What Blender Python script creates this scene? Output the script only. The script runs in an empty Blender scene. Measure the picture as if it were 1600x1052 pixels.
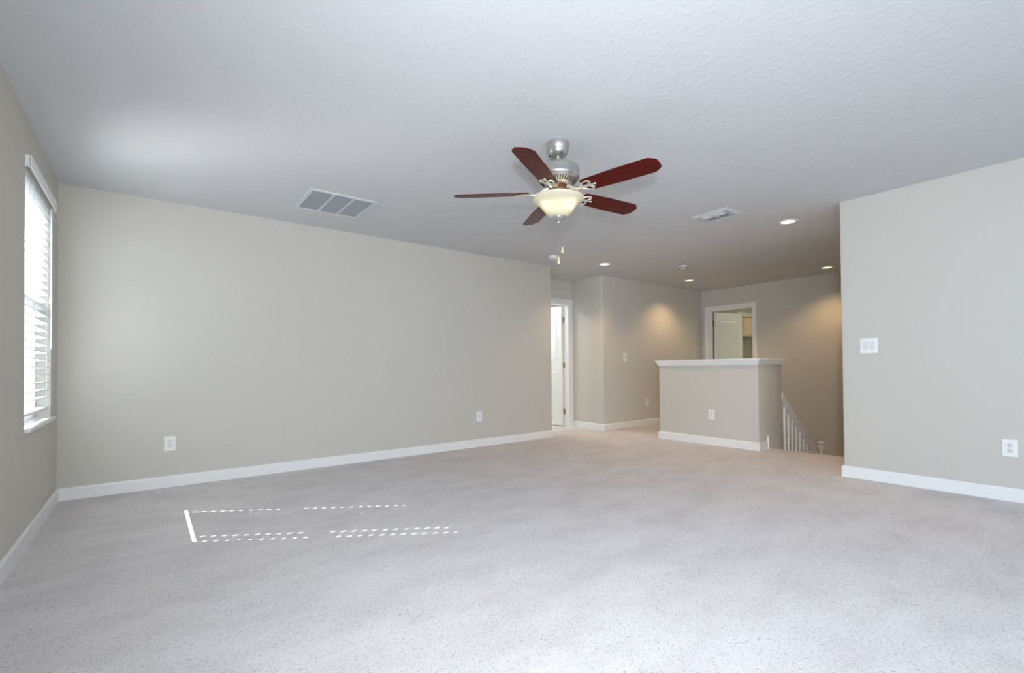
import bpy, bmesh, math, random
from mathutils import Vector, Matrix
random.seed(7)
PI = math.pi
S = bpy.context.scene
COL = S.collection

# ------------------------------------------------------------------ camera
# X runs along the long wall (to the right and away), Y runs away from the camera
# towards the long wall, Z is up.  Ceiling 2.44 m.
CAM_Z = 0.9811
_t = math.radians(52.3) - 0.0002
_p, _r = 0.0141, -0.0089
F = Vector((math.cos(_t), math.sin(_t), 0)); R = Vector((math.sin(_t), -math.cos(_t), 0)); U = Vector((0, 0, 1))
F2 = F * math.cos(_p) + U * math.sin(_p); U2 = U * math.cos(_p) - F * math.sin(_p)
R3 = R * math.cos(_r) + U2 * math.sin(_r); U3 = U2 * math.cos(_r) - R * math.sin(_r)
cam = bpy.data.cameras.new('camera'); camo = bpy.data.objects.new('camera', cam); COL.objects.link(camo)
M = Matrix((R3, U3, -F2)).transposed().to_4x4(); M.translation = (0, 0, CAM_Z)
camo.matrix_world = M
cam.sensor_fit = 'HORIZONTAL'; cam.sensor_width = 36.0
cam.lens = 735.65 * 36 / 1600
cam.shift_y = (565.87 - 526) / 1600
cam.clip_start = 0.02
S.camera = camo

# ------------------------------------------------------------------ colour management, world, lights
S.view_settings.view_transform = 'Standard'
S.view_settings.look = 'None'
S.view_settings.gamma = 1.0
S.view_settings.use_curve_mapping = False
S.view_settings.exposure = 0.22
S.cycles.max_bounces = 12
S.cycles.diffuse_bounces = 8
S.cycles.transparent_max_bounces = 16
S.cycles.sample_clamp_indirect = 0.0
S.cycles.blur_glossy = 0.0

w = bpy.data.worlds.new('sky'); S.world = w; w.use_nodes = True
bg = w.node_tree.nodes['Background']
bg.inputs['Color'].default_value = (0.80, 0.91, 1.0, 1)
bg.inputs['Strength'].default_value = 1.5

def lamp(name, kind, energy, col, loc, **kw):
    l = bpy.data.lights.new(name, kind); l.energy = energy; l.color = col
    for k, v in kw.items():
        if k != 'rot': setattr(l, k, v)
    o = bpy.data.objects.new(name, l); COL.objects.link(o); o.location = loc
    if 'rot' in kw: o.rotation_euler = kw['rot']
    return o

SUN_DIR = Vector((1.0, -0.65, -0.965)).normalized()
sun = lamp('sun', 'SUN', 22.0, (0.98, 0.98, 0.96), (-4, 5, 5), angle=math.radians(0.25))
sun.rotation_euler = (-SUN_DIR).to_track_quat('Z', 'Y').to_euler()
# daylight from unseen windows added beside and behind the camera for fill
DAY = (0.68, 0.82, 1.0)
for y in (-1.15, -2.65):
    lamp('daylight_fill', 'AREA', 60.0, DAY, (-0.60, y, 1.42), shape='RECTANGLE', size=1.40, size_y=1.20, rot=(0, -PI / 2 + 0.10, 0))
lamp('daylight_fill', 'AREA', 14.0, DAY, (2.65, -3.78, 1.42), shape='RECTANGLE', size=1.40, size_y=1.40, rot=(PI / 2 - 0.12, 0, 0))
# daylight through the window with the blind
lamp('daylight_fill', 'AREA', 6.0, DAY, (-0.80, 4.21, 1.42), shape='RECTANGLE', size=1.5, size_y=0.9, rot=(0, -PI / 2, 0))
# the photographer's flash, just above the camera
lamp('flash', 'SPOT', 290.0, (0.88, 0.94, 1.0), (-0.09, -0.15, 1.22), spot_size=math.radians(128), spot_blend=1.0, shadow_soft_size=0.06,
     rot=(Vector((-0.66, -0.75, -0.04))).to_track_quat('Z', 'Y').to_euler())

# ------------------------------------------------------------------ materials
def mat(name, col, rough=0.6, metal=0.0, spec=0.5, emit=None, estr=0.0):
    m = bpy.data.materials.new(name); m.use_nodes = True
    b = m.node_tree.nodes['Principled BSDF']
    b.inputs['Base Color'].default_value = (*col, 1)
    b.inputs['Roughness'].default_value = rough
    b.inputs['Metallic'].default_value = metal
    b.inputs['Specular IOR Level'].default_value = spec
    if emit:
        b.inputs['Emission Color'].default_value = (*emit, 1); b.inputs['Emission Strength'].default_value = estr
    return m

def noise_bump(m, scale, strength, dist=0.002, detail=3.0, ramp=None, colvar=None, cscale=None):
    nt = m.node_tree; N = nt.nodes; L = nt.links; b = N['Principled BSDF']
    tc = N.new('ShaderNodeTexCoord')
    n = N.new('ShaderNodeTexNoise'); n.inputs['Scale'].default_value = scale; n.inputs['Detail'].default_value = detail
    L.new(tc.outputs['Object'], n.inputs['Vector'])
    h = n.outputs['Fac']
    if ramp:
        r = N.new('ShaderNodeValToRGB'); r.color_ramp.elements[0].position = ramp[0]; r.color_ramp.elements[1].position = ramp[1]
        L.new(h, r.inputs['Fac']); h = r.outputs['Color']
    bp = N.new('ShaderNodeBump'); bp.inputs['Strength'].default_value = strength; bp.inputs['Distance'].default_value = dist
    L.new(h, bp.inputs['Height']); L.new(bp.outputs['Normal'], b.inputs['Normal'])
    if colvar:
        c = N.new('ShaderNodeTexNoise'); c.inputs['Scale'].default_value = cscale; c.inputs['Detail'].default_value = 4
        L.new(tc.outputs['Object'], c.inputs['Vector'])
        mx = N.new('ShaderNodeMix'); mx.data_type = 'RGBA'
        mx.inputs[6].default_value = b.inputs['Base Color'].default_value[:]; mx.inputs[7].default_value = (*colvar, 1)
        L.new(c.outputs['Fac'], mx.inputs[0]); L.new(mx.outputs[2], b.inputs['Base Color'])
    return m

WALL = noise_bump(mat('beige_wall_paint', (0.582, 0.560, 0.508), 0.75, spec=0.25), 90, 0.10, 0.001)
CEIL = noise_bump(mat('knockdown_ceiling_paint', (0.60, 0.612, 0.63), 0.85, spec=0.2), 30, 0.20, 0.003, 4, (0.52, 0.62))
TRIM = mat('white_trim_paint', (0.80, 0.80, 0.79), 0.35)
PLATE = mat('white_plastic', (0.82, 0.82, 0.81), 0.35)
PLATE2 = mat('white_plastic_insert', (0.70, 0.70, 0.70), 0.40)
DARK = mat('dark_slot', (0.03, 0.03, 0.03), 0.6)
VENTM = mat('white_enamelled_steel', (0.60, 0.62, 0.64), 0.45)
VENTG = mat('grey_grille_shade', (0.50, 0.52, 0.56), 0.7)
DOORM = mat('white_door_paint', (0.78, 0.79, 0.77), 0.4)
HINGE = mat('aged_brass', (0.36, 0.27, 0.14), 0.4, 0.9)
NICKEL = noise_bump(mat('brushed_nickel', (0.52, 0.51, 0.49), 0.34, 0.9), 400, 0.02)
IRON = mat('antique_white_nickel', (0.66, 0.63, 0.54), 0.35, 0.7)
PINE = mat('light_maple', (0.72, 0.50, 0.30), 0.45)
SLATM = mat('white_faux_wood', (0.84, 0.85, 0.85), 0.42, spec=1.0)
SLATM.node_tree.nodes['Principled BSDF'].inputs['IOR'].default_value = 2.0
VINYL = mat('white_vinyl', (0.80, 0.83, 0.85), 0.35)
CORD = mat('white_cord', (0.78, 0.78, 0.76), 0.7)
SIDING = noise_bump(mat('pale_siding', (0.72, 0.73, 0.72), 0.8), 30, 0.1)
ROOFM = mat('grey_shingle', (0.30, 0.29, 0.28), 0.9)
PAVING = noise_bump(mat('pale_paving', (0.22, 0.22, 0.22), 0.95), 40, 0.5, colvar=(0.17, 0.17, 0.17), cscale=8)
TILE = mat('pale_tile', (0.62, 0.60, 0.56), 0.4)
SILLM = mat('glossy_white_marble_sill', (0.82, 0.82, 0.82), 0.12, spec=1.0)

# carpet: cut pile, brushed in places
CARPET = mat('cut_pile_carpet', (0.62, 0.575, 0.565), 0.95, spec=0.1)
nt = CARPET.node_tree; N = nt.nodes; L = nt.links; b = N['Principled BSDF']
tc = N.new('ShaderNodeTexCoord')
n1 = N.new('ShaderNodeTexNoise'); n1.inputs['Scale'].default_value = 120; n1.inputs['Detail'].default_value = 2; n1.inputs['Distortion'].default_value = 1.2
n2 = N.new('ShaderNodeTexNoise'); n2.inputs['Scale'].default_value = 2.2; n2.inputs['Detail'].default_value = 5; n2.inputs['Roughness'].default_value = 0.65
mp = N.new('ShaderNodeMapping'); mp.inputs['Scale'].default_value = (1.0, 2.0, 1.0); mp.inputs['Rotation'].default_value = (0, 0, -0.65)
L.new(tc.outputs['Object'], n1.inputs['Vector']); L.new(tc.outputs['Object'], mp.inputs['Vector']); L.new(mp.outputs['Vector'], n2.inputs['Vector'])
r1 = N.new('ShaderNodeValToRGB'); e = r1.color_ramp.elements
e[0].position = 0.28; e[0].color = (0.30, 0.28, 0.28, 1); e[1].position = 0.46; e[1].color = (1, 1, 1, 1)
r2 = N.new('ShaderNodeValToRGB'); e = r2.color_ramp.elements
e[0].position = 0.34; e[0].color = (0.625, 0.588, 0.582, 1); e[1].position = 0.62; e[1].color = (0.705, 0.672, 0.666, 1)
L.new(n1.outputs['Fac'], r1.inputs['Fac']); L.new(n2.outputs['Fac'], r2.inputs['Fac'])
mx = N.new('ShaderNodeMix'); mx.data_type = 'RGBA'; mx.blend_type = 'MULTIPLY'; mx.inputs[0].default_value = 0.55
L.new(r2.outputs['Color'], mx.inputs[6]); L.new(r1.outputs['Color'], mx.inputs[7]); L.new(mx.outputs[2], b.inputs['Base Color'])
bp = N.new('ShaderNodeBump'); bp.inputs['Strength'].default_value = 0.45; bp.inputs['Distance'].default_value = 0.006
L.new(n1.outputs['Fac'], bp.inputs['Height']); L.new(bp.outputs['Normal'], b.inputs['Normal'])

# mahogany blades: grain along the blade (local X)
WOOD = mat('dark_mahogany', (0.10, 0.02, 0.012), 0.30, spec=0.15)
nt = WOOD.node_tree; N = nt.nodes; L = nt.links; b = N['Principled BSDF']
tc = N.new('ShaderNodeTexCoord'); mp = N.new('ShaderNodeMapping'); mp.inputs['Scale'].default_value = (4, 60, 20)
ns = N.new('ShaderNodeTexNoise'); ns.inputs['Scale'].default_value = 1.0; ns.inputs['Detail'].default_value = 5
rp = N.new('ShaderNodeValToRGB'); e = rp.color_ramp.elements
e[0].position = 0.3; e[0].color = (0.045, 0.002, 0.001, 1); e[1].position = 0.75; e[1].color = (0.105, 0.006, 0.003, 1)
L.new(tc.outputs['Object'], mp.inputs['Vector']); L.new(mp.outputs['Vector'], ns.inputs['Vector'])
L.new(ns.outputs['Fac'], rp.inputs['Fac']); L.new(rp.outputs['Color'], b.inputs['Base Color'])

# frosted alabaster glass
GLASS = bpy.data.materials.new('frosted_alabaster_glass'); GLASS.use_nodes = True
nt = GLASS.node_tree; N = nt.nodes; L = nt.links
b = N['Principled BSDF']; out = N['Material Output']
b.inputs['Base Color'].default_value = (0.62, 0.60, 0.50, 1); b.inputs['Roughness'].default_value = 0.25
tr = N.new('ShaderNodeBsdfTranslucent'); tr.inputs['Color'].default_value = (0.95, 0.92, 0.80, 1)
mxs = N.new('ShaderNodeMixShader')
tc = N.new('ShaderNodeTexCoord'); ns = N.new('ShaderNodeTexNoise'); ns.inputs['Scale'].default_value = 14; ns.inputs['Detail'].default_value = 4
mr = N.new('ShaderNodeMapRange'); mr.inputs[3].default_value = 0.25; mr.inputs[4].default_value = 0.55
L.new(tc.outputs['Object'], ns.inputs['Vector']); L.new(ns.outputs['Fac'], mr.inputs[0]); L.new(mr.outputs[0], mxs.inputs[0])
L.new(b.outputs[0], mxs.inputs[1]); L.new(tr.outputs[0], mxs.inputs[2]); L.new(mxs.outputs[0], out.inputs['Surface'])

# window pane
PANE = bpy.data.materials.new('window_glass'); PANE.use_nodes = True
nt = PANE.node_tree; N = nt.nodes; L = nt.links; N.remove(N['Principled BSDF'])
tp = N.new('ShaderNodeBsdfTransparent'); gl = N.new('ShaderNodeBsdfGlossy'); gl.inputs['Roughness'].default_value = 0.02
mxs = N.new('ShaderNodeMixShader'); mxs.inputs[0].default_value = 0.05
L.new(tp.outputs[0], mxs.inputs[1]); L.new(gl.outputs[0], mxs.inputs[2]); L.new(mxs.outputs[0], N['Material Output'].inputs['Surface'])

LEDM = mat('warm_lamp_lens', (0.9, 0.9, 0.85), 0.4, emit=(1.0, 0.80, 0.55), estr=7.0)
BULBM = mat('warm_bulb', (0.9, 0.9, 0.85), 0.4, emit=(1.0, 0.86, 0.62), estr=4.0)

# ------------------------------------------------------------------ mesh helpers
def box(bm, x0, y0, z0, x1, y1, z1):
    x0, x1 = min(x0, x1), max(x0, x1); y0, y1 = min(y0, y1), max(y0, y1); z0, z1 = min(z0, z1), max(z0, z1)
    r = bmesh.ops.create_cube(bm, size=1)
    bmesh.ops.scale(bm, verts=r['verts'], vec=(x1 - x0, y1 - y0, z1 - z0))
    bmesh.ops.translate(bm, verts=r['verts'], vec=((x0 + x1) / 2, (y0 + y1) / 2, (z0 + z1) / 2))
    return r['verts']

def bev(bm, width, seg=2, cond=None):
    es = [e for e in bm.edges if cond is None or cond(e)]
    if es: bmesh.ops.bevel(bm, geom=es, offset=width, segments=seg, profile=0.5, affect='EDGES')

def lathe(bm, prof, seg=48, c=(0, 0), close=False):
    rings = []
    for r, z in prof:
        if r < 1e-5: rings.append([bm.verts.new((c[0], c[1], z))])
        else: rings.append([bm.verts.new((c[0] + r * math.cos(2 * PI * k / seg), c[1] + r * math.sin(2 * PI * k / seg), z)) for k in range(seg)])
    if close: rings.append(rings[0])
    for a, b_ in zip(rings[:-1], rings[1:]):
        for k in range(seg):
            k2 = (k + 1) % seg
            q = [a[k % len(a)], a[k2 % len(a)], b_[k2 % len(b_)], b_[k % len(b_)]]
            u = []
            for v in q:
                if v not in u: u.append(v)
            if len(u) > 2:
                try: bm.faces.new(u)
                except ValueError: pass

def tube(bm, pts, rad, seg=8):
    pts = [Vector(p) for p in pts]; rings = []
    for i, p in enumerate(pts):
        d = (pts[min(i + 1, len(pts) - 1)] - pts[max(i - 1, 0)]).normalized()
        up = Vector((0, 0, 1)) if abs(d.z) < 0.9 else Vector((1, 0, 0))
        a = d.cross(up).normalized(); b_ = d.cross(a)
        rr = rad[i] if isinstance(rad, (list, tuple)) else rad
        rings.append([bm.verts.new(p + rr * (math.cos(2 * PI * k / seg) * a + math.sin(2 * PI * k / seg) * b_)) for k in range(seg)])
    for r0, r1 in zip(rings[:-1], rings[1:]):
        for k in range(seg): bm.faces.new((r0[k], r0[(k + 1) % seg], r1[(k + 1) % seg], r1[k]))
    bm.faces.new(rings[0]); bm.faces.new(rings[-1][::-1])

def prism(bm, poly, z0, z1):
    lo = [bm.verts.new((x, y, z0)) for x, y in poly]; hi = [bm.verts.new((x, y, z1)) for x, y in poly]
    bm.faces.new(lo[::-1]); bm.faces.new(hi)
    for i in range(len(poly)):
        j = (i + 1) % len(poly); bm.faces.new((lo[i], lo[j], hi[j], hi[i]))

def obj(name, bm, m, parent=None, smooth=False, loc=None, rot=None):
    bmesh.ops.recalc_face_normals(bm, faces=bm.faces)
    me = bpy.data.meshes.new(name); bm.to_mesh(me); bm.free()
    me.materials.append(m)
    if smooth:
        for p in me.polygons: p.use_smooth = True
        me.set_sharp_from_angle(angle=math.radians(38))
    o = bpy.data.objects.new(name, me); COL.objects.link(o)
    if parent: o.parent = parent
    if loc: o.location = loc
    if rot: o.rotation_euler = rot
    return o

def tag(o, label, cat, group=None):
    o['label'] = label; o['category'] = cat
    if group: o['group'] = group
    return o

def thing(name, label, cat, loc, rz=0.0, group=None):
    o = bpy.data.objects.new(name, None); COL.objects.link(o); o.empty_display_size = 0.1
    o.location = loc; o.rotation_euler = (0, 0, rz)
    return tag(o, label, cat, group)

def copy_tree(o, parent=None):
    c = o.copy(); COL.objects.link(c)
    if parent: c.parent = parent
    for ch in list(o.children): copy_tree(ch, c)
    return c

def struct(name, bm, m, parent=None, smooth=False):
    o = obj(name, bm, m, parent, smooth)
    if parent is None: o['kind'] = 'structure'
    return o

def boxes(*bs):
    bm = bmesh.new()
    for b_ in bs: box(bm, *b_)
    return bm

def vertical_at(*xy):
    def f(e):
        a, b_ = e.verts
        if abs(a.co.x - b_.co.x) > 1e-4 or abs(a.co.y - b_.co.y) > 1e-4: return False
        return any(abs(a.co.x - x) < 1e-3 and abs(a.co.y - y) < 1e-3 for x, y in xy)
    return f

# ------------------------------------------------------------------ room dimensions
H = 2.44
XL = -0.550          # window wall
YB = 4.974           # long wall
XBE = 4.5645         # free end of the long wall
YD = 5.655           # recess wall with the bathroom door
XH = 5.664           # corner of the hall wall
XR, YR = 4.890, 1.520  # right wall and its free end
XF = 8.518           # far wall
XP = 5.615           # half wall front
YP0, YP1 = 2.586, 3.928  # half wall right / left face
XE = 5.942           # top nosing of the stairs
YN = -3.70           # wall behind the camera
T = 0.12
WY0, WY1, WZ0, WZ1 = 3.765, 4.680, 0.655, 2.175  # window opening

# floor
bm = bmesh.new()
prism(bm, [(XL - .14, YN - T), (XR + T, YN - T), (XR + T, YR - .06), (XE, YR - .06), (XE, YP0 + .02), (XP + .06, YP0 + .02),
           (XP + .06, YP1 - .06), (XF + .06, YP1 - .06), (XF + .06, YB + .06), (XH + .06, YB + .06), (XH + .06, YD + .06),
           (XBE - .06, YD + .06), (XBE - .06, YB + .06), (XL - .14, YB + .06)], -0.22, 0.0)
bev(bm, 0.02, 3, lambda e: all(abs(v.co.x - XE) < 1e-3 and v.co.z > -.01 for v in e.verts))
struct('floor', bm, CARPET)

# walls
xo = XL - .14
SW_ = [(-3.25, -2.05), (-1.75, -0.55)]   # two windows added behind the camera to let in fill light
nz0, nz1 = 0.655, 2.15
bm = boxes((xo, YN - T, 0, XL, SW_[0][0], H), (xo, SW_[0][1], 0, XL, SW_[1][0], H), (xo, SW_[1][1], 0, XL, WY0, H), (xo, WY1, 0, XL, YB + T, H),
           (xo, WY0, 0, XL, WY1, WZ0), (xo, WY0, WZ1, XL, WY1, H), *[(xo, a, 0, XL, c, nz0) for a, c in SW_], *[(xo, a, nz1, XL, c, H) for a, c in SW_])
struct('wall_left', bm, WALL)
bm = bmesh.new(); prism(bm, [(XL, YB), (XBE, YB), (XBE, YD), (XBE - T, YD), (XBE - T, YB + T), (XL, YB + T)], 0, H)
bev(bm, 0.014, 3, vertical_at((XBE, YB))); struct('wall_back', bm, WALL, smooth=True)
DX0, DX1, DZ = 4.78, 5.592, 2.055
bm = boxes((XBE - T, YD, 0, DX0, YD + T, H), (DX1, YD, 0, XH + T, YD + T, H), (DX0, YD, DZ, DX1, YD + T, H))
struct('wall_recess', bm, WALL)
bm = bmesh.new(); prism(bm, [(XH, YB), (XF, YB), (XF, YB + T), (XH + T, YB + T), (XH + T, YD), (XH, YD)], 0, H)
bev(bm, 0.014, 3, vertical_at((XH, YB))); struct('wall_hall', bm, WALL, smooth=True)
FY0, FY1 = 3.995, 4.835
bm = boxes((XF, YR - T, -2.7, XF + T, FY0, H), (XF, FY1, -.2, XF + T, YB + T, H), (XF, FY0, DZ, XF + T, FY1, H), (XF, FY0, -2.7, XF + T, FY1, 0))
struct('wall_far', bm, WALL)
bm = bmesh.new(); prism(bm, [(XR, YN - T), (XR + T, YN - T), (XR + T, YR - T), (XE - .005, YR - T), (XE - .005, YR), (XR, YR)], 0, H)
bev(bm, 0.014, 3, vertical_at((XR, YR))); struct('wall_right', bm, WALL, smooth=True)
struct('wall_stairwell', boxes((XE - .005, YR - T, -2.7, XF, YR, H)), WALL)
# wall behind the camera, with an unseen window added for fill light
NW = (1.90, 3.40)
bm = boxes((XL, YN - T, 0, NW[0], YN, H), (NW[1], YN - T, 0, XR, YN, H), (NW[0], YN - T, 0, NW[1], YN, nz0), (NW[0], YN - T, nz1, NW[1], YN, H))
struct('wall_front', bm, WALL)
a, c = NW
struct('window_4', boxes((a, YN - .10, nz0, a + .05, YN - .05, nz1), (c - .05, YN - .10, nz0, c, YN - .05, nz1), (a + .05, YN - .10, nz0, c - .05, YN - .05, nz0 + .05),
       (a + .05, YN - .10, nz1 - .05, c - .05, YN - .05, nz1), (a + .05, YN - .095, 1.38, c - .05, YN - .055, 1.43)), VINYL)
for i, (a, c) in enumerate(SW_):  # frames of the added side windows, out of view
    struct('window_%d' % (i + 2), boxes((xo, a, nz0, xo + .05, a + .05, nz1), (xo, c - .05, nz0, xo + .05, c, nz1), (xo, a + .05, nz0, xo + .05, c - .05, nz0 + .05),
           (xo, a + .05, nz1 - .05, xo + .05, c - .05, nz1), (xo, a + .05, 1.38, xo + .045, c - .05, 1.43)), VINYL)

# half wall round the stairwell, with its cap
bm = bmesh.new()
prism(bm, [(XP, YP0), (6.245, YP0), (6.245, YP0 + T), (XP + T, YP0 + T), (XP + T, YP1 - T), (XF, YP1 - T), (XF, YP1), (XP, YP1)], -0.25, 1.02)
bev(bm, 0.012, 3, vertical_at((XP, YP0), (XP, YP1), (6.245, YP0))); struct('wall_half', bm, WALL, smooth=True)
def ring(o_):
    return [(XP - o_, YP0 - o_), (6.245 + min(o_, .02), YP0 - o_), (6.245 + min(o_, .02), YP0 + T + o_), (XP + T + o_, YP0 + T + o_), (XP + T + o_, YP1 - T - o_),
            (XF - .001, YP1 - T - o_), (XF - .001, YP1 + o_), (XP - o_, YP1 + o_)]
bm = bmesh.new()
prism(bm, ring(0.040), 1.056, 1.076)
bev(bm, 0.005, 2)
for o1, o2, z0, z1 in ((.012, .012, 1.004, 1.018), (.012, .030, 1.018, 1.056)):
    A, B = ring(o1), ring(o2)
    lo = [bm.verts.new((x, y, z0)) for x, y in A]; hi = [bm.verts.new((x, y, z1)) for x, y in B]
    bm.faces.new(lo[::-1]); bm.faces.new(hi)
    for i in range(len(A)):
        j = (i + 1) % len(A); bm.faces.new((lo[i], lo[j], hi[j], hi[i]))
struct('trim_1', bm, TRIM)

# upright end strip where the baseboard of the half wall meets the stairs
bm = bmesh.new()
sl = -0.787
pr = [(5.812, 0.0), (5.812, 0.155), (5.830, 0.155), (5.830, 0.0)]
A = [bm.verts.new((x, YP0 - .022, z)) for x, z in pr]; B = [bm.verts.new((x, YP0 - .001, z)) for x, z in pr]
bm.faces.new(A); bm.faces.new(B[::-1])
for i in range(len(pr)):
    j = (i + 1) % len(pr); bm.faces.new((A[j], A[i], B[i], B[j]))
bev(bm, .003, 2); struct('trim_2', bm, TRIM)

# baseboards: rounded top, mitred runs
def baseboard(name, runs, h=0.096, t=0.013):
    bm = bmesh.new()
    prof = [(0, 0), (t, 0), (t, h - .016), (t * .75, h - .006), (t * .4, h), (0, h)]
    for p0, p1, nrm, m0, m1 in runs:   # m0, m1: mitre signs at the two ends
        p0, p1, nrm = Vector(p0), Vector(p1), Vector(nrm); d = (p1 - p0).normalized()
        ra = [bm.verts.new((*(p0 + nrm * (q + .0005) - d * q * m0), z)) for q, z in prof]
        rb = [bm.verts.new((*(p1 + nrm * (q + .0005) + d * q * m1), z)) for q, z in prof]
        bm.faces.new(ra); bm.faces.new(rb[::-1])
        for i in range(len(prof)):
            j = (i + 1) % len(prof); bm.faces.new((ra[i], ra[j], rb[j], rb[i]))
    return struct(name, bm, TRIM)
baseboard('baseboard_left', [((XL, YN), (XL, YB), (1, 0), 0, -1)])
baseboard('baseboard_back', [((XL, YB), (XBE, YB), (0, -1), -1, 1), ((XBE, YB), (XBE, YD), (1, 0), 1, 0)])
baseboard('baseboard_hall', [((XH, YD), (XH, YB), (-1, 0), 0, 1), ((XH, YB), (XF, YB), (0, -1), 1, 0)])
baseboard('baseboard_right', [((XR, YN), (XR, YR), (-1, 0), 0, 1), ((XR, YR), (XE - .03, YR), (0, 1), 1, 0)])
baseboard('baseboard_half', [((XP, YP0), (XP, YP1), (-1, 0), 1, 1), ((XP, YP0), (5.811, YP0), (0, -1), 1, 0), ((XP, YP1), (XF, YP1), (0, 1), 1, 0)])

# stairs down, carpeted (hidden beyond the landing edge)
bm = bmesh.new(); rz, td = 0.19, 0.2415
for k in range(1, 7):
    box(bm, XE + td * (k - 1), YR + .001, -rz * k - .25, XE + td * k + .02, YP0 + .09, -rz * k)
xl = XE + td * 6
box(bm, xl, YR + .001, -rz * 7 - .25, XF - .001, YP1 - .001, -rz * 7)
for k in range(8, 14):
    box(bm, xl - td * (k - 7), YP0 + .16, -rz * k - .25, xl - td * (k - 8) + .02, YP1 - .001, -rz * k)
struct('floor_stairs', bm, CARPET)
struct('floor_lower', boxes((4.0, YR - .6, -2.78, XF + T, 5.2, -2.71)), TILE)
struct('wall_lower', boxes((3.9, YR - .6, -2.71, 4.0, 5.2, -.22), (4.0, YR - .6, -2.71, XE - .005, YR - .5, -.22), (XE - .1, YR - .5, -2.71, XE - .005, YR - T, -.22), (4.0, YP1, -2.71, XF + T, YP1 + T, -.22)), WALL)

# ceiling, with holes cut for the recessed lights
LIGHTS = [(5.105, 2.030), (5.085, 4.420), (7.205, 4.425), (7.945, 2.640)]
bm = boxes((xo, YN - T, H, XF + T, YD + T, H + .12))
ceil = struct('ceiling', bm, CEIL)
bm = bmesh.new()
for x, y in LIGHTS: lathe(bm, [(0, H - .05), (.068, H - .05), (.068, H + .07), (0, H + .07)], 40, (x, y))
cut = obj('cutter', bm, CEIL)
md = ceil.modifiers.new('holes', 'BOOLEAN'); md.operation = 'DIFFERENCE'; md.object = cut; md.solver = 'EXACT'
bpy.context.view_layer.update()
dg = bpy.context.evaluated_depsgraph_get()
me = bpy.data.meshes.new_from_object(ceil.evaluated_get(dg))
ceil.modifiers.clear(); ceil.data = me
bpy.data.objects.remove(cut, do_unlink=True)

# ------------------------------------------------------------------ doors
def door_leaf(name, parent, width, height, loc, rz, hinge_side=1):
    """leaf from the hinge along +X, thickness in Y, two raised panels"""
    bm = boxes((0, -.0175, .012, width, .0175, height))
    o = obj(name, bm, DOORM, parent, loc=loc, rot=(0, 0, rz))
    for s in (-1, 1):
        for z0, z1 in ((.14, .92), (1.08, height - .13)):
            bm = bmesh.new(); y0 = s * .0176
            x0, x1 = .115, width - .115
            def q(i, dy): return [(x0 + i, y0 + s * dy, z0 + i), (x1 - i, y0 + s * dy, z0 + i), (x1 - i, y0 + s * dy, z1 - i), (x0 + i, y0 + s * dy, z1 - i)]
            loops = [[bm.verts.new(v) for v in q(*a)] for a in ((0, 0), (.006, .006), (.016, .006), (.024, .001), (.055, .006))]
            for l0, l1 in zip(loops[:-1], loops[1:]):
                for i in range(4): bm.faces.new((l0[i], l0[(i + 1) % 4], l1[(i + 1) % 4], l1[i]))
            bm.faces.new(loops[-1])
            obj('door_panel', bm, DOORM, o)
    return o

def hinge(parent, loc, rz):
    bm = bmesh.new(); tube(bm, [(0, 0, -.045), (0, 0, .045)], .0085, 10)
    tube(bm, [(0, 0, .045), (0, 0, .052)], .005, 8); tube(bm, [(0, 0, -.045), (0, 0, -.052)], .005, 8)
    box(bm, -.001, -.003, -.045, .035, -.001, .045); box(bm, -.035, -.003, -.045, .001, -.001, .045)
    return obj('hinge', bm, HINGE, parent, True, loc, (0, 0, rz))

# door in the recess (opens into the room beyond, at right angles)
jt = .019
d1 = struct('door_1', boxes((DX0, YD - .001, 0, DX0 + jt, YD + T, DZ - jt), (DX1 - jt, YD - .001, 0, DX1, YD + T, DZ - jt), (DX0, YD - .001, DZ - jt, DX1, YD + T, DZ)), TRIM)
cw, ct = .075, .016
bm = boxes((DX0 - cw + .008, YD - ct, 0, DX0 + .008, YD - .002, DZ - .008), (DX1 - .008, YD - ct, 0, XH - .001, YD - .002, DZ - .008), (DX0 - cw + .008, YD - ct, DZ - .008, XH - .001, YD - .002, DZ + cw))
bev(bm, .004, 2); obj('door_casing', bm, TRIM, d1)
leaf = door_leaf('door_leaf', d1, .76, DZ - jt - .006, (DX1 - jt - .022, YD + T + .006, 0), PI / 2 + .03)
for z in (.25, 1.03, 1.80): hinge(d1, (DX1 - jt - .003, YD + T + .004, z), PI / 2)
# door in the far wall
d2 = struct('door_2', boxes((XF - .001, FY0, 0, XF + T, FY0 + jt, DZ - jt), (XF - .001, FY1 - jt, 0, XF + T, FY1, DZ - jt), (XF - .001, FY0, DZ - jt, XF + T, FY1, DZ),
                            (XF + .05, FY1 - jt - .010, 0, XF + .085, FY1 - jt, DZ - jt), (XF + .05, FY0 + jt, 0, XF + .085, FY0 + jt + .010, DZ - jt)), TRIM)
bm = boxes((XF - ct, FY0 - cw + .008, 0, XF - .002, FY0 + .008, DZ - .008), (XF - ct, FY1 - .008, 0, XF - .002, FY1 + cw - .008, DZ - .008), (XF - ct, FY0 - cw + .008, DZ - .008, XF - .002, FY1 + cw - .008, DZ + cw))
bev(bm, .004, 2); obj('door_casing', bm, TRIM, d2)
door_leaf('door_leaf', d2, .78, DZ - jt - .006, (XF + T + .016, FY1 - jt - .034, 0), -math.radians(9.5))
for z in (.25, 1.03, 1.83): hinge(d2, (XF + T + .004, FY1 - jt - .004, z), 0)

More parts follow.
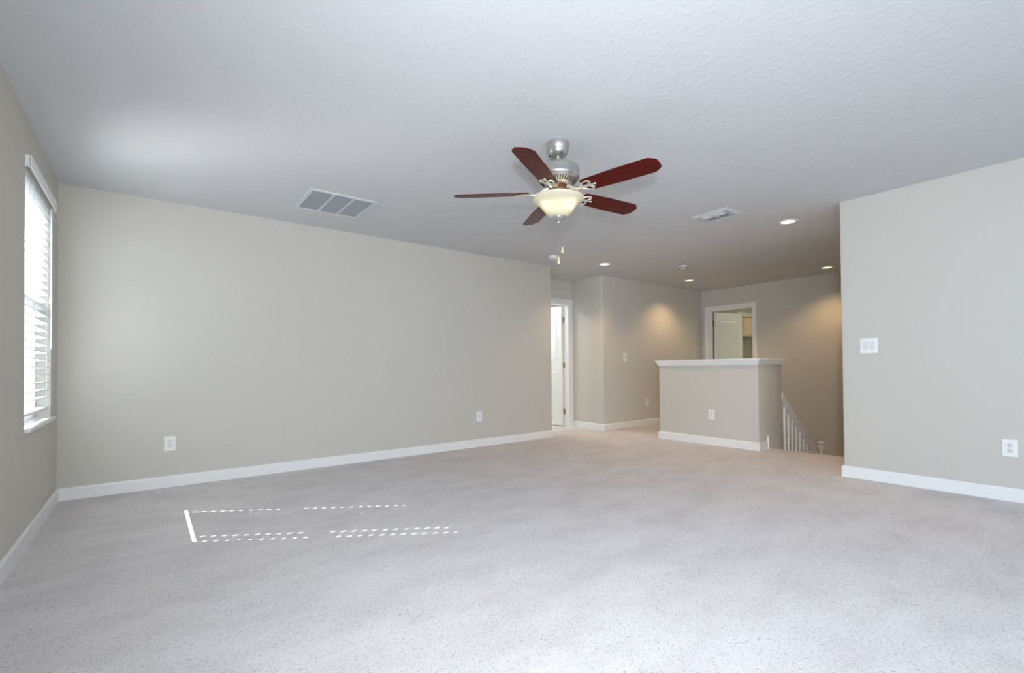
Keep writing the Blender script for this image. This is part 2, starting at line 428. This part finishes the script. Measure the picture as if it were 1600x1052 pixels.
# room beyond the recess door
struct('floor_bath', boxes((4.2, YD + .06, -.10, 6.4, 7.8, -.002)), TILE)
struct('wall_bath', boxes((4.2, 7.7, 0, 6.4, 7.8, H), (4.2, YD + T, 0, 4.3, 7.7, H), (6.3, YD + T, 0, 6.4, 7.7, H)), WALL)
struct('ceiling_bath', boxes((4.2, YD + T, H, 6.4, 7.8, H + .1)), CEIL)
lamp('bath_light', 'AREA', 26.0, (0.93, 0.97, 1.0), (4.9, 6.6, 2.38), shape='SQUARE', size=.5)
# room beyond the far door, with its closet
CY = 4.92
struct('floor_bedroom', boxes((XF + .06, 2.2, -.2, 12.1, 5.8, -.002)), CARPET)
bm = boxes((XF + T, CY, 0, 9.88, CY + T, H), (11.4, CY, 0, 12.0, CY + T, H), (9.88, CY, 2.06, 11.4, CY + T, H), (12.0, 2.2, 0, 12.1, CY + T, H), (XF + T, 2.2, 0, 12.0, 2.3, H))
struct('wall_bedroom', bm, WALL)
struct('wall_closet', boxes((9.6, 5.64, 0, 11.7, 5.76, H), (9.6, CY + T, 0, 9.7, 5.64, H), (11.6, CY + T, 0, 11.7, 5.64, H)), WALL)
struct('ceiling_bedroom', boxes((XF + T, 2.2, H, 12.1, 5.8, H + .1)), CEIL)
bm = boxes((9.80, CY - ct, 0, 9.885, CY - .001, 2.055), (11.395, CY - ct, 0, 11.48, CY - .001, 2.055), (9.80, CY - ct, 2.055, 11.48, CY - .001, 2.14))
bev(bm, .004, 2); struct('trim_3', bm, TRIM)
sh = thing('closet_shelf', 'white wire shelf inside the closet seen through the far doorway', 'shelf', (10.65, 5.45, 1.72))
bm = boxes((-.94, -.18, -.006, .94, .185, .006)); obj('shelf_board', bm, TRIM, sh)
bm = bmesh.new(); tube(bm, [(-.94, -.13, -.028), (.94, -.13, -.028)], .012, 10); obj('hanging_rod', bm, TRIM, sh)
lamp('closet_fill', 'POINT', 4.0, (1.0, 0.72, 0.38), (10.9, 5.30, 2.34), shadow_soft_size=.05)  # added lamp without a fixture, warms and brightens the closet
lamp('bedroom_light', 'AREA', 18.0, (1.0, 1.0, 0.66), (10.3, 3.4, 2.36), shape='SQUARE', size=.4)

# ------------------------------------------------------------------ window with blind
w1 = struct('window_1', boxes((xo, WY0, WZ0, xo + .065, WY0 + .035, WZ1), (xo, WY1 - .035, WZ0, xo + .065, WY1, WZ1), (xo, WY0 + .035, WZ1 - .05, xo + .065, WY1 - .035, WZ1),
                              (xo, WY0 + .035, WZ0, xo + .065, WY1 - .035, WZ0 + .045)), VINYL)
for nm, x0, z0, z1 in (('lower_sash', xo + .030, WZ0 + .045, 1.44), ('upper_sash', xo + .004, 1.40, WZ1 - .05)):
    y0, y1 = WY0 + .035, WY1 - .035
    bm = boxes((x0, y0, z0, x0 + .024, y0 + .030, z1), (x0, y1 - .030, z0, x0 + .024, y1, z1), (x0, y0 + .030, z0, x0 + .024, y1 - .030, z0 + .035), (x0, y0 + .030, z1 - .04, x0 + .024, y1 - .030, z1))
    s_ = obj(nm, bm, VINYL, w1)
    obj('pane', boxes((x0 + .010, y0 + .030, z0 + .035, x0 + .014, y1 - .030, z1 - .04)), PANE, s_)
bm = boxes((xo + .066, WY0 + .001, WZ0, XL, WY1 - .001, WZ0 + .012), (XL, WY0 - .005, WZ0 - .012, XL + .026, WY1 + .03, WZ0 + .012))
bev(bm, .003, 2); obj('window_sill', bm, SILLM, w1)

bl = thing('window_blind', 'white horizontal slat blind hung in the left window', 'blind', (-0.585, (WY0 + WY1) / 2, WZ1))
LW = (WY1 - WY0) / 2 - .008   # half width
def bl_z(z): return z - WZ1
obj('headrail', boxes((-.028, -LW, bl_z(2.118), .028, LW, bl_z(2.172))), SLATM, bl)
# valance with returns, proud of the wall
bm = bmesh.new(); x0, x1, hv = .036, .064, LW + .028
box(bm, x1 - .012, -hv, bl_z(2.142), x1, hv, bl_z(2.214)); bev(bm, .005, 3)
box(bm, x0, -hv, bl_z(2.144), x1 - .004, -hv + .010, bl_z(2.212)); box(bm, x0, hv - .010, bl_z(2.144), x1 - .004, hv, bl_z(2.212))
obj('valance', bm, SLATM, bl)
# slats with route holes for the cords; cordless last row added for sun dashes
HOLES = [4.520, 3.905, 3.800]; yc = (WY0 + WY1) / 2; SW = .0635
xs = [-SW / 2, -.014, .014, SW / 2]; ys = [-LW]
for h_ in sorted(HOLES): ys += [h_ - yc - .0052, h_ - yc + .0052]
ys.append(LW)
ST = .0045
bm = bmesh.new(); VT = [[bm.verts.new((x, y, ST / 2)) for y in ys] for x in xs]; VB = [[bm.verts.new((x, y, -ST / 2)) for y in ys] for x in xs]
cells = {(i, j) for i in range(3) for j in range(len(ys) - 1) if not (i == 1 and j % 2 == 1)}
for i, j in cells:
    q = [(i, j), (i + 1, j), (i + 1, j + 1), (i, j + 1)]
    bm.faces.new([VT[a][b_] for a, b_ in q]); bm.faces.new([VB[a][b_] for a, b_ in q[::-1]])
    for (ni, nj), (p0, p1) in zip(((i, j - 1), (i + 1, j), (i, j + 1), (i - 1, j)), ((0, 1), (1, 2), (2, 3), (3, 0))):
        if (ni, nj) not in cells:
            a, b_ = q[p0], q[p1]; bm.faces.new((VT[a[0]][a[1]], VB[a[0]][a[1]], VB[b_[0]][b_[1]], VT[b_[0]][b_[1]]))
PITCH = .0509; NS = 26; ZT = 2.085
slat = obj('slat', bm, SLATM, bl, loc=(0, 0, bl_z(ZT)), rot=(0, math.radians(-3), 0))
for k in range(1, NS):
    c = slat.copy(); COL.objects.link(c); c.location.z = bl_z(ZT - k * PITCH)
zb = 0.734
bm = boxes((-.022, -LW, bl_z(zb - .009), .022, LW, bl_z(zb + .009))); bev(bm, .004, 2); obj('bottom_rail', bm, SLATM, bl)
for h_ in HOLES[:2]:
    bm = bmesh.new()
    for x in (-.033, .033): tube(bm, [(x, h_ - yc, bl_z(2.12)), (x, h_ - yc, bl_z(zb + .004))], .0011, 6)
    obj('ladder_cord', bm, CORD, bl)
def tassel_bm(x, y, z):
    bm = bmesh.new(); lathe(bm, [(0, z + .030), (.004, z + .030), (.006, z + .020), (.011, z), (.011, z - .004), (0, z - .004)], 14, (x, y)); return bm
for (yy, zt) in ((4.655, 1.50), (4.630, 1.475), (4.02, 1.21), (4.03, 1.13)):
    bm = bmesh.new(); tube(bm, [(.036, yy - yc, bl_z(2.13)), (.037, yy - yc, bl_z(1.9)), (.037, yy - yc, bl_z(zt + .02))], .0012, 6)
    c = obj('lift_cord', bm, CORD, bl); obj('tassel', tassel_bm(.037, yy - yc, bl_z(zt)), SLATM, c, True)
bm = bmesh.new(); yy = 4.60 - yc
tube(bm, [(.040, yy, bl_z(2.135)), (.045, yy, bl_z(2.10)), (.046, yy, bl_z(1.15))], .004, 8); obj('tilt_wand', bm, SLATM, bl, True)
bm = bmesh.new()   # loop of slack cord under the valance
tube(bm, [(.055 + .012 * math.sin(a), 4.70 - yc, bl_z(2.105) + .028 * math.cos(a)) for a in [i * 2 * PI / 16 for i in range(17)]], .0018, 6); obj('cord_loop', bm, CORD, bl, True)

# neighbouring house and ground outside
bm = boxes((-60, -40, -3.2, xo - .3, 60, -3.05)); g_ = struct('ground', bm, PAVING)
nh = thing('neighbour_house', 'pale house next door seen through the blind', 'house', (-9.5, 14.0, -3.05))
obj('house_wall', boxes((-4, -5, 0, 0, 5, 5.0)), SIDING, nh)
bm = bmesh.new()
for x, z in ((.5, 4.9), (-2, 6.1), (-4.5, 4.9)): bm.verts.new((x, -5.5, z)); bm.verts.new((x, 5.5, z))
bm.verts.ensure_lookup_table(); v = bm.verts
for f in ((0, 1, 3, 2), (2, 3, 5, 4), (0, 2, 4), (1, 5, 3), (0, 4, 5, 1)): bm.faces.new([v[i] for i in f])
obj('roof', bm, ROOFM, nh)
for y in (-3.4, -.6, 2.2):
    f = obj('house_window', boxes((.0, y, 3.3, .05, y + .08, 4.6), (0, y + 1.0, 3.3, .05, y + 1.08, 4.6), (0, y + .08, 3.3, .05, y + 1.0, 3.4), (0, y + .08, 4.5, .05, y + 1.0, 4.6)), VINYL, nh)
    obj('house_pane', boxes((.01, y + .08, 3.4, .02, y + 1.0, 4.5)), mat('grey_glass', (.25, .3, .33), .1), f)

# ------------------------------------------------------------------ electrical plates
def outlet(name, label, loc, rz, w_=.080, h_=.124, style='decora'):
    """plate in local XZ, facing -Y"""
    t = thing(name, label, 'outlet', loc, rz, 'outlets low on the walls')
    bm = boxes((-w_ / 2, -.006, -h_ / 2, w_ / 2, -.0005, h_ / 2)); bev(bm, .0025, 2); obj('cover_plate', bm, PLATE, t)
    if style == 'decora':
        bm = boxes((-.0165, -.0085, -.0335, .0165, -.006, .0335)); bev(bm, .001, 1); rc = obj('receptacle', bm, PLATE2, t)
        for s in (-1, 1):
            bm = boxes((-.0075, -.0090, s * .018 - .004, -.0055, -.0086, s * .018 + .005), (.0055, -.0090, s * .018 - .004, .0075, -.0086, s * .018 + .004)); 
            obj('slots', bm, DARK, rc)
    else:
        for s in (-1, 1):
            bm = bmesh.new(); lathe(bm, [(0, 0), (.0165, 0), (.0170, .001), (.0165, .0035), (0, .0035)], 28)
            rc = obj('receptacle', bm, PLATE2, t, True, (0, -.0055, s * .0195), (PI / 2, 0, 0))
            bm = boxes((-.0075, -.0014, -.001, -.0050, -.0005, .009), (.0050, -.0014, -.001, .0075, -.0005, .008), (-.0022, -.0014, -.010, .0022, -.0005, -.006))
            s_ = obj('slots', bm, DARK, rc, loc=(0, 0, .0035), rot=(-PI / 2, 0, 0))
    return t
outlet('wall_outlet', 'white outlet on the long wall near the window corner', (0.149, YB, .368), 0)
outlet('wall_outlet', 'white outlet on the long wall near its right end', (3.312, YB, .380), 0)
outlet('wall_outlet', 'white outlet on the front of the half wall', (XP, 3.163, .382), -PI / 2)
outlet('wall_outlet', 'white duplex outlet with two round faces on the right wall', (XR, 0.497, .380), -PI / 2, style='duplex')
outlet('wall_outlet', 'white outlet on the hall wall just left of the half wall', (6.765, YB, .388), 0)
def switch(label, loc, rz, gangs):
    t = thing('light_switch', label, 'light switch', loc, rz)
    w_ = .080 + .046 * (gangs - 1)
    bm = boxes((-w_ / 2, -.006, -.064, w_ / 2, -.0005, .064)); bev(bm, .0025, 2); obj('cover_plate', bm, PLATE, t)
    for g in range(gangs):
        x = (g - (gangs - 1) / 2) * .046
        bm = boxes((x - .0165, -.0062, -.0335, x + .0165, -.0058, .0335)); fr = obj('rocker_frame', bm, PLATE2, t)
        bm = bmesh.new()
        pr = [(-.006, .031), (-.0125, .031), (-.0075, -.001), (-.0085, -.031), (-.006, -.031)]
        A = [bm.verts.new((x - .0145, y, z)) for y, z in pr]; B = [bm.verts.new((x + .0145, y, z)) for y, z in pr]
        bm.faces.new(A); bm.faces.new(B[::-1])
        for i in range(len(pr)): j = (i + 1) % len(pr); bm.faces.new((A[i], A[j], B[j], B[i]))
        obj('rocker', bm, PLATE2, t)
switch('white double rocker light switch on the right wall', (XR, 1.319, 1.150), -PI / 2, 2)
switch('white single light switch high on the hall wall', (6.180, YB, 1.151), 0, 1)

# ------------------------------------------------------------------ ceiling fittings
def return_grille():
    x0, x1, y0, y1 = 1.018, 1.580, 3.920, 4.465
    t = thing('return_air_grille', 'wide white return air grille in three panels on the ceiling', 'vent', ((x0 + x1) / 2, (y0 + y1) / 2, H))
    a, b_ = (x1 - x0) / 2, (y1 - y0) / 2; fw = .034
    bm = boxes((-a, -b_, -.014, -a + fw, b_, -.0005), (a - fw, -b_, -.014, a, b_, -.0005), (-a + fw, -b_, -.014, a - fw, -b_ + fw, -.0005), (-a + fw, b_ - fw, -.014, a - fw, b_, -.0005))
    bev(bm, .004, 2); obj('frame', bm, VENTM, t)
    obj('backing', boxes((-a + fw, -b_ + fw, -.003, a - fw, b_ - fw, -.0005)), VENTG, t)
    iw = 2 * (a - fw)
    for k in (1, 2):
        x = -a + fw + iw * k / 3; obj('divider', boxes((x - .010, -b_ + fw, -.013, x + .010, b_ - fw, -.003)), VENTM, t)
    for k in range(3):
        bm = bmesh.new(); xa, xb = -a + fw + iw * k / 3 + (.010 if k else 0), -a + fw + iw * (k + 1) / 3 - (.010 if k < 2 else 0)
        n = 30
        for i in range(n):
            y = -b_ + fw + (i + .5) * 2 * (b_ - fw) / n
            vs = [bm.verts.new(p) for p in ((xa, y + .004, -.003), (xb, y + .004, -.003), (xb, y - .004, -.012), (xa, y - .004, -.012), (xa, y + .003, -.003), (xb, y + .003, -.003), (xb, y - .005, -.012), (xa, y - .005, -.012))]
            for f in ((0, 1, 2, 3), (7, 6, 5, 4), (3, 2, 6, 7), (0, 4, 5, 1)): bm.faces.new([vs[j] for j in f])
        obj('louvers', bm, VENTM, t)
return_grille()

def register():
    x0, x1, y0, y1 = 4.178, 4.453, 2.172, 2.547
    t = thing('supply_register', 'small white louvered air register on the ceiling near the right wall', 'vent', ((x0 + x1) / 2, (y0 + y1) / 2, H))
    a, b_ = (x1 - x0) / 2, (y1 - y0) / 2; fw = .030
    bm = bmesh.new()
    o_ = [(-a, -b_), (a, -b_), (a, b_), (-a, b_)]; i_ = [(-a + fw, -b_ + fw), (a - fw, -b_ + fw), (a - fw, b_ - fw), (-a + fw, b_ - fw)]
    A = [bm.verts.new((x, y, -.0005)) for x, y in o_]; A2 = [bm.verts.new((x, y, -.004)) for x, y in o_]; B = [bm.verts.new((x, y, -.014)) for x, y in i_]; C = [bm.verts.new((x, y, -.0005)) for x, y in i_]
    for l0, l1 in ((A, A2), (A2, B), (B, C)):
        for i in range(4): bm.faces.new((l0[i], l0[(i + 1) % 4], l1[(i + 1) % 4], l1[i]))
    obj('frame', bm, VENTM, t)
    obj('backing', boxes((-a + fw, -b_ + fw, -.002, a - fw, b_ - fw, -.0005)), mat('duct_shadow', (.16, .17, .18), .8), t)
    obj('divider', boxes((-a + fw, -.006, -.015, a - fw, .006, -.002)), VENTM, t)
    obj('damper_lever', boxes((-a + fw + .02, -.003, -.026, -a + fw + .026, .003, -.015)), VENTM, t)
    for s in (-1, 1):
        bm = bmesh.new(); n = 8; ya, yb = sorted((s * .006, s * (b_ - fw - .045)))
        for i in range(n):
            x = -a + fw + (i + .5) * 2 * (a - fw) / n; d = .011 if i < n / 2 else -.011
            vs = [bm.verts.new(p) for p in ((x, ya, -.003), (x, yb, -.003), (x + d, yb, -.014), (x + d, ya, -.014), (x + .0015, ya, -.003), (x + .0015, yb, -.003), (x + d + .0015, yb, -.014), (x + d + .0015, ya, -.014))]
            for f in ((0, 1, 2, 3), (7, 6, 5, 4), (3, 2, 6, 7), (0, 4, 5, 1)): bm.faces.new([vs[j] for j in f])
        obj('louvers', bm, VENTM, t)
        bm = bmesh.new()
        for i in range(4):
            y = s * (b_ - fw - .040 + i * .011)
            box(bm, -a + fw, y - .001, -.014, a - fw, y + .001, -.003)
        obj('end_louvers', bm, VENTM, t)
register()

LL = ['recessed downlight nearest the right wall on the ceiling', 'recessed downlight over the hall entrance by the recess',
      'recessed downlight close to the hall wall, beside a smoke alarm', 'recessed downlight by the far wall over the stairs']
def downlight():
    t = thing('recessed_downlight', LL[0], 'downlight', (*LIGHTS[0], H), 0, 'recessed downlights in the ceiling')
    bm = bmesh.new(); lathe(bm, [(.064, .004), (.064, -.004), (.074, -.006), (.090, -.003), (.091, -.0003), (.068, -.0003)], 48, close=False); obj('trim_ring', bm, TRIM, t, True)
    bm = bmesh.new(); lathe(bm, [(.0635, -.003), (.048, .044), (.050, .046), (.066, -.001)], 48); obj('reflector', bm, TRIM, t, True)
    bm = bmesh.new(); lathe(bm, [(0, .036), (.030, .037), (.048, .042), (.048, .048), (0, .048)], 40); obj('lens', bm, LEDM, t, True)
    return t
dl = downlight()
for i, (x, y) in enumerate(LIGHTS):
    o = dl if i == 0 else copy_tree(dl)
    o.location = (x, y, H); o['label'] = LL[i]
    lamp('downlight_beam', 'SPOT', 31.0, (1.0, 0.66, 0.33), (x, y, H - .004), spot_size=math.radians(128), spot_blend=0.7, shadow_soft_size=.045)

def smoke(label, x, y, r, vents):
    t = thing('smoke_alarm', label, 'smoke alarm', (x, y, H), 0.5)
    bm = bmesh.new(); lathe(bm, [(0, -.0005), (r, -.0005), (r, -.010), (0, -.010)], 40); obj('base', bm, PLATE, t, True)
    bm = bmesh.new(); lathe(bm, [(r * .95, -.010), (r * .97, -.018), (r * .90, -.030), (r * .70, -.036), (0, -.038)], 40); c = obj('cover', bm, PLATE, t, True)
    if vents:
        for k in range(10):
            a = 2 * PI * k / 10; bm = boxes((-.003, -.011, -.008, .003, .011, .008)); obj('vent_slot', bm, DARK, c, loc=(r * .90 * math.cos(a), r * .90 * math.sin(a), -.024), rot=(0, 0, a))
    bm = bmesh.new(); lathe(bm, [(0, -.042), (r * .18, -.042), (r * .2, -.036), (0, -.036)], 20); obj('test_button', bm, PLATE2, t, True)
smoke('plain round white smoke alarm above the end of the long wall', 4.173, 4.493, .068, False)
smoke('white smoke alarm with dark slots on the hall ceiling', 6.115, 3.840, .062, True)

# ------------------------------------------------------------------ stair railing
rl = thing('stair_railing', 'white balustrade running down the stairs from the half wall', 'railing', (6.245, YP0, 0))
YB_ = .030   # centre line offset from the half wall face
def rail_z(x): return 0.665 + sl * x
bm = bmesh.new(); X1 = 1.262
pr = [(.001, rail_z(0)), (X1, rail_z(X1)), (X1, rail_z(X1) - .112), (.001, rail_z(0) - .112)]
A = [bm.verts.new((x, YB_ - .032, z)) for x, z in pr]; B = [bm.verts.new((x, YB_ + .032, z)) for x, z in pr]
bm.faces.new(A); bm.faces.new(B[::-1])
for i in range(4): j = (i + 1) % 4; bm.faces.new((A[j], A[i], B[i], B[j]))
bev(bm, .006, 2); obj('handrail', bm, TRIM, rl)
bm = bmesh.new()
pr = [(.001, rail_z(0) - .86), (X1, rail_z(X1) - .86), (X1, rail_z(X1) - 1.20), (.001, rail_z(0) - 1.20)]
A = [bm.verts.new((x, YB_ - .028, z)) for x, z in pr]; B = [bm.verts.new((x, YB_ + .06, z)) for x, z in pr]
bm.faces.new(A); bm.faces.new(B[::-1])
for i in range(4): j = (i + 1) % 4; bm.faces.new((A[j], A[i], B[i], B[j]))
obj('stringer', bm, TRIM, rl)
for k in range(11):
    x = .018 + .1135 * k; bs = .0138
    bm = bmesh.new(); vs = box(bm, x - bs, YB_ - bs, rail_z(x) - .862, x + bs, YB_ + bs, rail_z(x) - .108)
    for v in vs:
        v.co.z += sl * (v.co.x - x)
    obj('baluster', bm, TRIM, rl)
bm = bmesh.new(); xn = 1.295; zt = -.085
lathe(bm, [(0, zt - .125), (.026, zt - .20), (.022, zt - .185), (.025, zt - .130), (.041, zt - .085), (.046, zt - .070), (.040, zt - .062), (.024, zt - .056), (.022, zt - .050), (0, zt - .048)][1:], 24, (xn, YB_))
box(bm, xn - .045, YB_ - .045, -1.329, xn + .045, YB_ + .045, -.62); lathe(bm, [(.045, -.62), (.030, -.58), (.040, -.5), (.026, -.30), (.026, zt - .20)], 24, (xn, YB_))
npst = obj('newel_post', bm, TRIM, rl, True)
bm = bmesh.new(); lathe(bm, [(0, zt - .052), (.026, zt - .049), (.040, zt - .036), (.043, zt - .026), (.037, zt - .010), (.020, zt - .001), (0, zt)], 24, (xn, YB_)); obj('finial', bm, TRIM, npst, True)

# ------------------------------------------------------------------ ceiling fan
FX, FY = 2.10, 2.21
fan = thing('ceiling_fan', 'five blade ceiling fan with dark red wood blades and a lit glass bowl', 'ceiling fan', (FX, FY, H))
def fz(z): return z - H
bm = bmesh.new(); lathe(bm, [(0, fz(2.4395)), (.070, fz(2.4395)), (.073, fz(2.436)), (.073, fz(2.415)), (.068, fz(2.398)), (.066, fz(2.394)), (.066, fz(2.388)), (.060, fz(2.372)), (.048, fz(2.356)), (.034, fz(2.350)), (0, fz(2.350))], 48); canopy = obj('canopy', bm, NICKEL, fan, True)
for k in range(3):
    a = 2 * PI * k / 3 + .3; bm = bmesh.new(); lathe(bm, [(0, -.004), (.007, -.003), (.007, .004), (0, .004)], 12); obj('screw', bm, DARK, canopy, True, (.050 * math.cos(a), .050 * math.sin(a), fz(2.357)))
bm = bmesh.new(); tube(bm, [(0, 0, fz(2.352)), (0, 0, fz(2.286))], .0135, 20); lathe(bm, [(.0135, fz(2.318)), (.022, fz(2.310)), (.026, fz(2.298)), (.026, fz(2.290)), (.0135, fz(2.290))], 24); obj('downrod', bm, NICKEL, fan, True)
bm = bmesh.new(); lathe(bm, [(.02, fz(2.288)), (.100, fz(2.286)), (.128, fz(2.279)), (.136, fz(2.268)), (.137, fz(2.260)), (.137, fz(2.219)), (.139, fz(2.215)), (.137, fz(2.207)), (.124, fz(2.194)), (.085, fz(2.168)), (.070, fz(2.158)), (.02, fz(2.158))], 64)
mh = obj('motor_housing', bm, NICKEL, fan, True)
for k in range(40):     # cooling slots round the lower cone
    a = 2 * PI * k / 40
    bm = boxes((-.017, -.0036, -.0012, .017, .0036, .0015)); obj('vent_slot', bm, DARK, mh, loc=(.1045 * math.cos(a), .1045 * math.sin(a), fz(2.1810)), rot=(0, -math.radians(33.7), a))
bm = bmesh.new(); lathe(bm, [(.02, fz(2.160)), (.062, fz(2.160)), (.066, fz(2.150)), (.066, fz(2.138)), (.058, fz(2.132)), (.02, fz(2.132))], 48); obj('flywheel', bm, mat('bronze_flywheel', (.16, .07, .03), .4, .7), fan, True)
bm = bmesh.new(); lathe(bm, [(.02, fz(2.133)), (.054, fz(2.132)), (.058, fz(2.122)), (.058, fz(2.098)), (.064, fz(2.092)), (.064, fz(2.084)), (.02, fz(2.084))], 48); kit = obj('light_fitter', bm, NICKEL, fan, True)
# glass bowl: flared bell
prof = [(.158, 2.084), (.165, 2.078), (.163, 2.069), (.150, 2.058), (.130, 2.044), (.116, 2.030), (.104, 2.014), (.090, 1.994), (.072, 1.974), (.052, 1.960), (.034, 1.954)]
inn = [(max(r - .004, .03), z + .003) for r, z in prof[::-1]]
bm = bmesh.new(); lathe(bm, [(r, fz(z)) for r, z in prof + inn], 64, close=True); obj('glass_bowl', bm, GLASS, fan, True)
for a in (0, 2.094, 4.189):
    bm = bmesh.new(); tube(bm, [(.052 * math.cos(a), .052 * math.sin(a), fz(2.095)), (.10 * math.cos(a), .10 * math.sin(a), fz(2.090)), (.152 * math.cos(a), .152 * math.sin(a), fz(2.082))], .004, 8); obj('bowl_bracket', bm, IRON, kit, True)
bm = bmesh.new(); lathe(bm, [(.052, fz(1.966)), (.048, fz(1.960)), (.046, fz(1.952)), (.036, fz(1.940)), (.020, fz(1.932)), (.010, fz(1.928)), (.008, fz(1.920)), (.010, fz(1.914)), (.005, fz(1.907)), (0, fz(1.905))], 32); lathe(bm, [(.052, fz(1.966)), (0, fz(1.966))], 32); tube(bm, [(0, 0, fz(1.96)), (0, 0, fz(2.09))], .004, 8); obj('bowl_finial', bm, NICKEL, fan, True)
lat = Vector((math.sin(math.radians(46.5)), -math.cos(math.radians(46.5)), 0))
for s in (-1, 1):
    p = lat * (s * .062) - Vector((lat.y * -1, lat.x, 0)) * .050
    bm = bmesh.new(); bmesh.ops.create_uvsphere(bm, u_segments=16, v_segments=12, radius=.019); obj('bulb', bm, BULBM, fan, True, (p.x, p.y, fz(2.058)))
    lamp('fan_bulb', 'POINT', 0.55, (1.0, 0.88, 0.66), (FX + p.x, FY + p.y, 2.042), shadow_soft_size=.012)
# blades: clipped corner outline, pitched
def blade_mesh():
    bm = bmesh.new()
    out = [(.190, -.052), (.205, -.060), (.42, -.067), (.628, -.069), (.640, -.066), (.674, -.040), (.679, -.030), (.680, 0), (.679, .030), (.674, .040), (.640, .066), (.628, .069), (.42, .067), (.205, .060), (.190, .052)]
    prism(bm, out, -.0035, .0035); bev(bm, .0015, 1, lambda e: abs(e.verts[0].co.z - e.verts[1].co.z) < 1e-5)
    return bm
def iron_mesh():
    bm = bmesh.new()
    zb_ = -.0085
    tube(bm, [(.060, 0, .030), (.085, 0, .026), (.115, 0, .004), (.150, 0, zb_ - .002), (.180, 0, zb_)], [.011, .010, .009, .009, .010], 10)
    for s in (-1, 1):
        tube(bm, [(.165, 0, zb_), (.185, s * .018, zb_), (.205, s * .038, zb_), (.228, s * .046, zb_), (.246, s * .040, zb_), (.252, s * .026, zb_), (.242, s * .016, zb_), (.230, s * .018, zb_)], .0048, 8)
        tube(bm, [(.175, 0, zb_), (.200, s * .010, zb_), (.225, s * .006, zb_), (.262, 0, zb_)], .0042, 8)
    tube(bm, [(.170, 0, zb_), (.275, 0, zb_)], .0045, 8)
    for x, y in ((.272, 0), (.236, .044), (.236, -.044)):
        lathe(bm, [(0, zb_ - .006), (.006, zb_ - .005), (.008, zb_), (0, zb_ + .004)], 12, (x, y))
    return bm
bl0 = None
for k in range(5):
    a = math.radians(-150 - 72 * k)
    if bl0 is None:
        bl0 = obj('blade', blade_mesh(), WOOD, fan); obj('blade_iron', iron_mesh(), IRON, bl0, True); o = bl0
    else: o = copy_tree(bl0, fan)
    o.location = (0, 0, fz(2.116)); o.rotation_euler = (Matrix.Rotation(a, 3, 'Z') @ Matrix.Rotation(math.radians(-13.0), 3, 'X')).to_euler()
# pull chains
for (dx, dy, z0, z1) in ((.020, -.012, 1.766, 1.724), (-.006, -.004, 1.700, 1.650)):
    bx, by = dx, dy
    bm = bmesh.new(); n = 60
    tube(bm, [(bx * .4, by * .4 , fz(1.915)), (bx, by, fz(1.885)), (bx, by, fz(z0))], .0005, 6); c = obj('pull_chain', bm, NICKEL, fan)
    bm = bmesh.new(); lathe(bm, [(0, fz(z0 + .002)), (.004, fz(z0)), (.0055, fz(z0 - .012)), (.0085, fz(z1 + .010)), (.0075, fz(z1 + .002)), (0, fz(z1))], 16, (bx, by)); obj('pull_fob', bm, PINE, c, True)
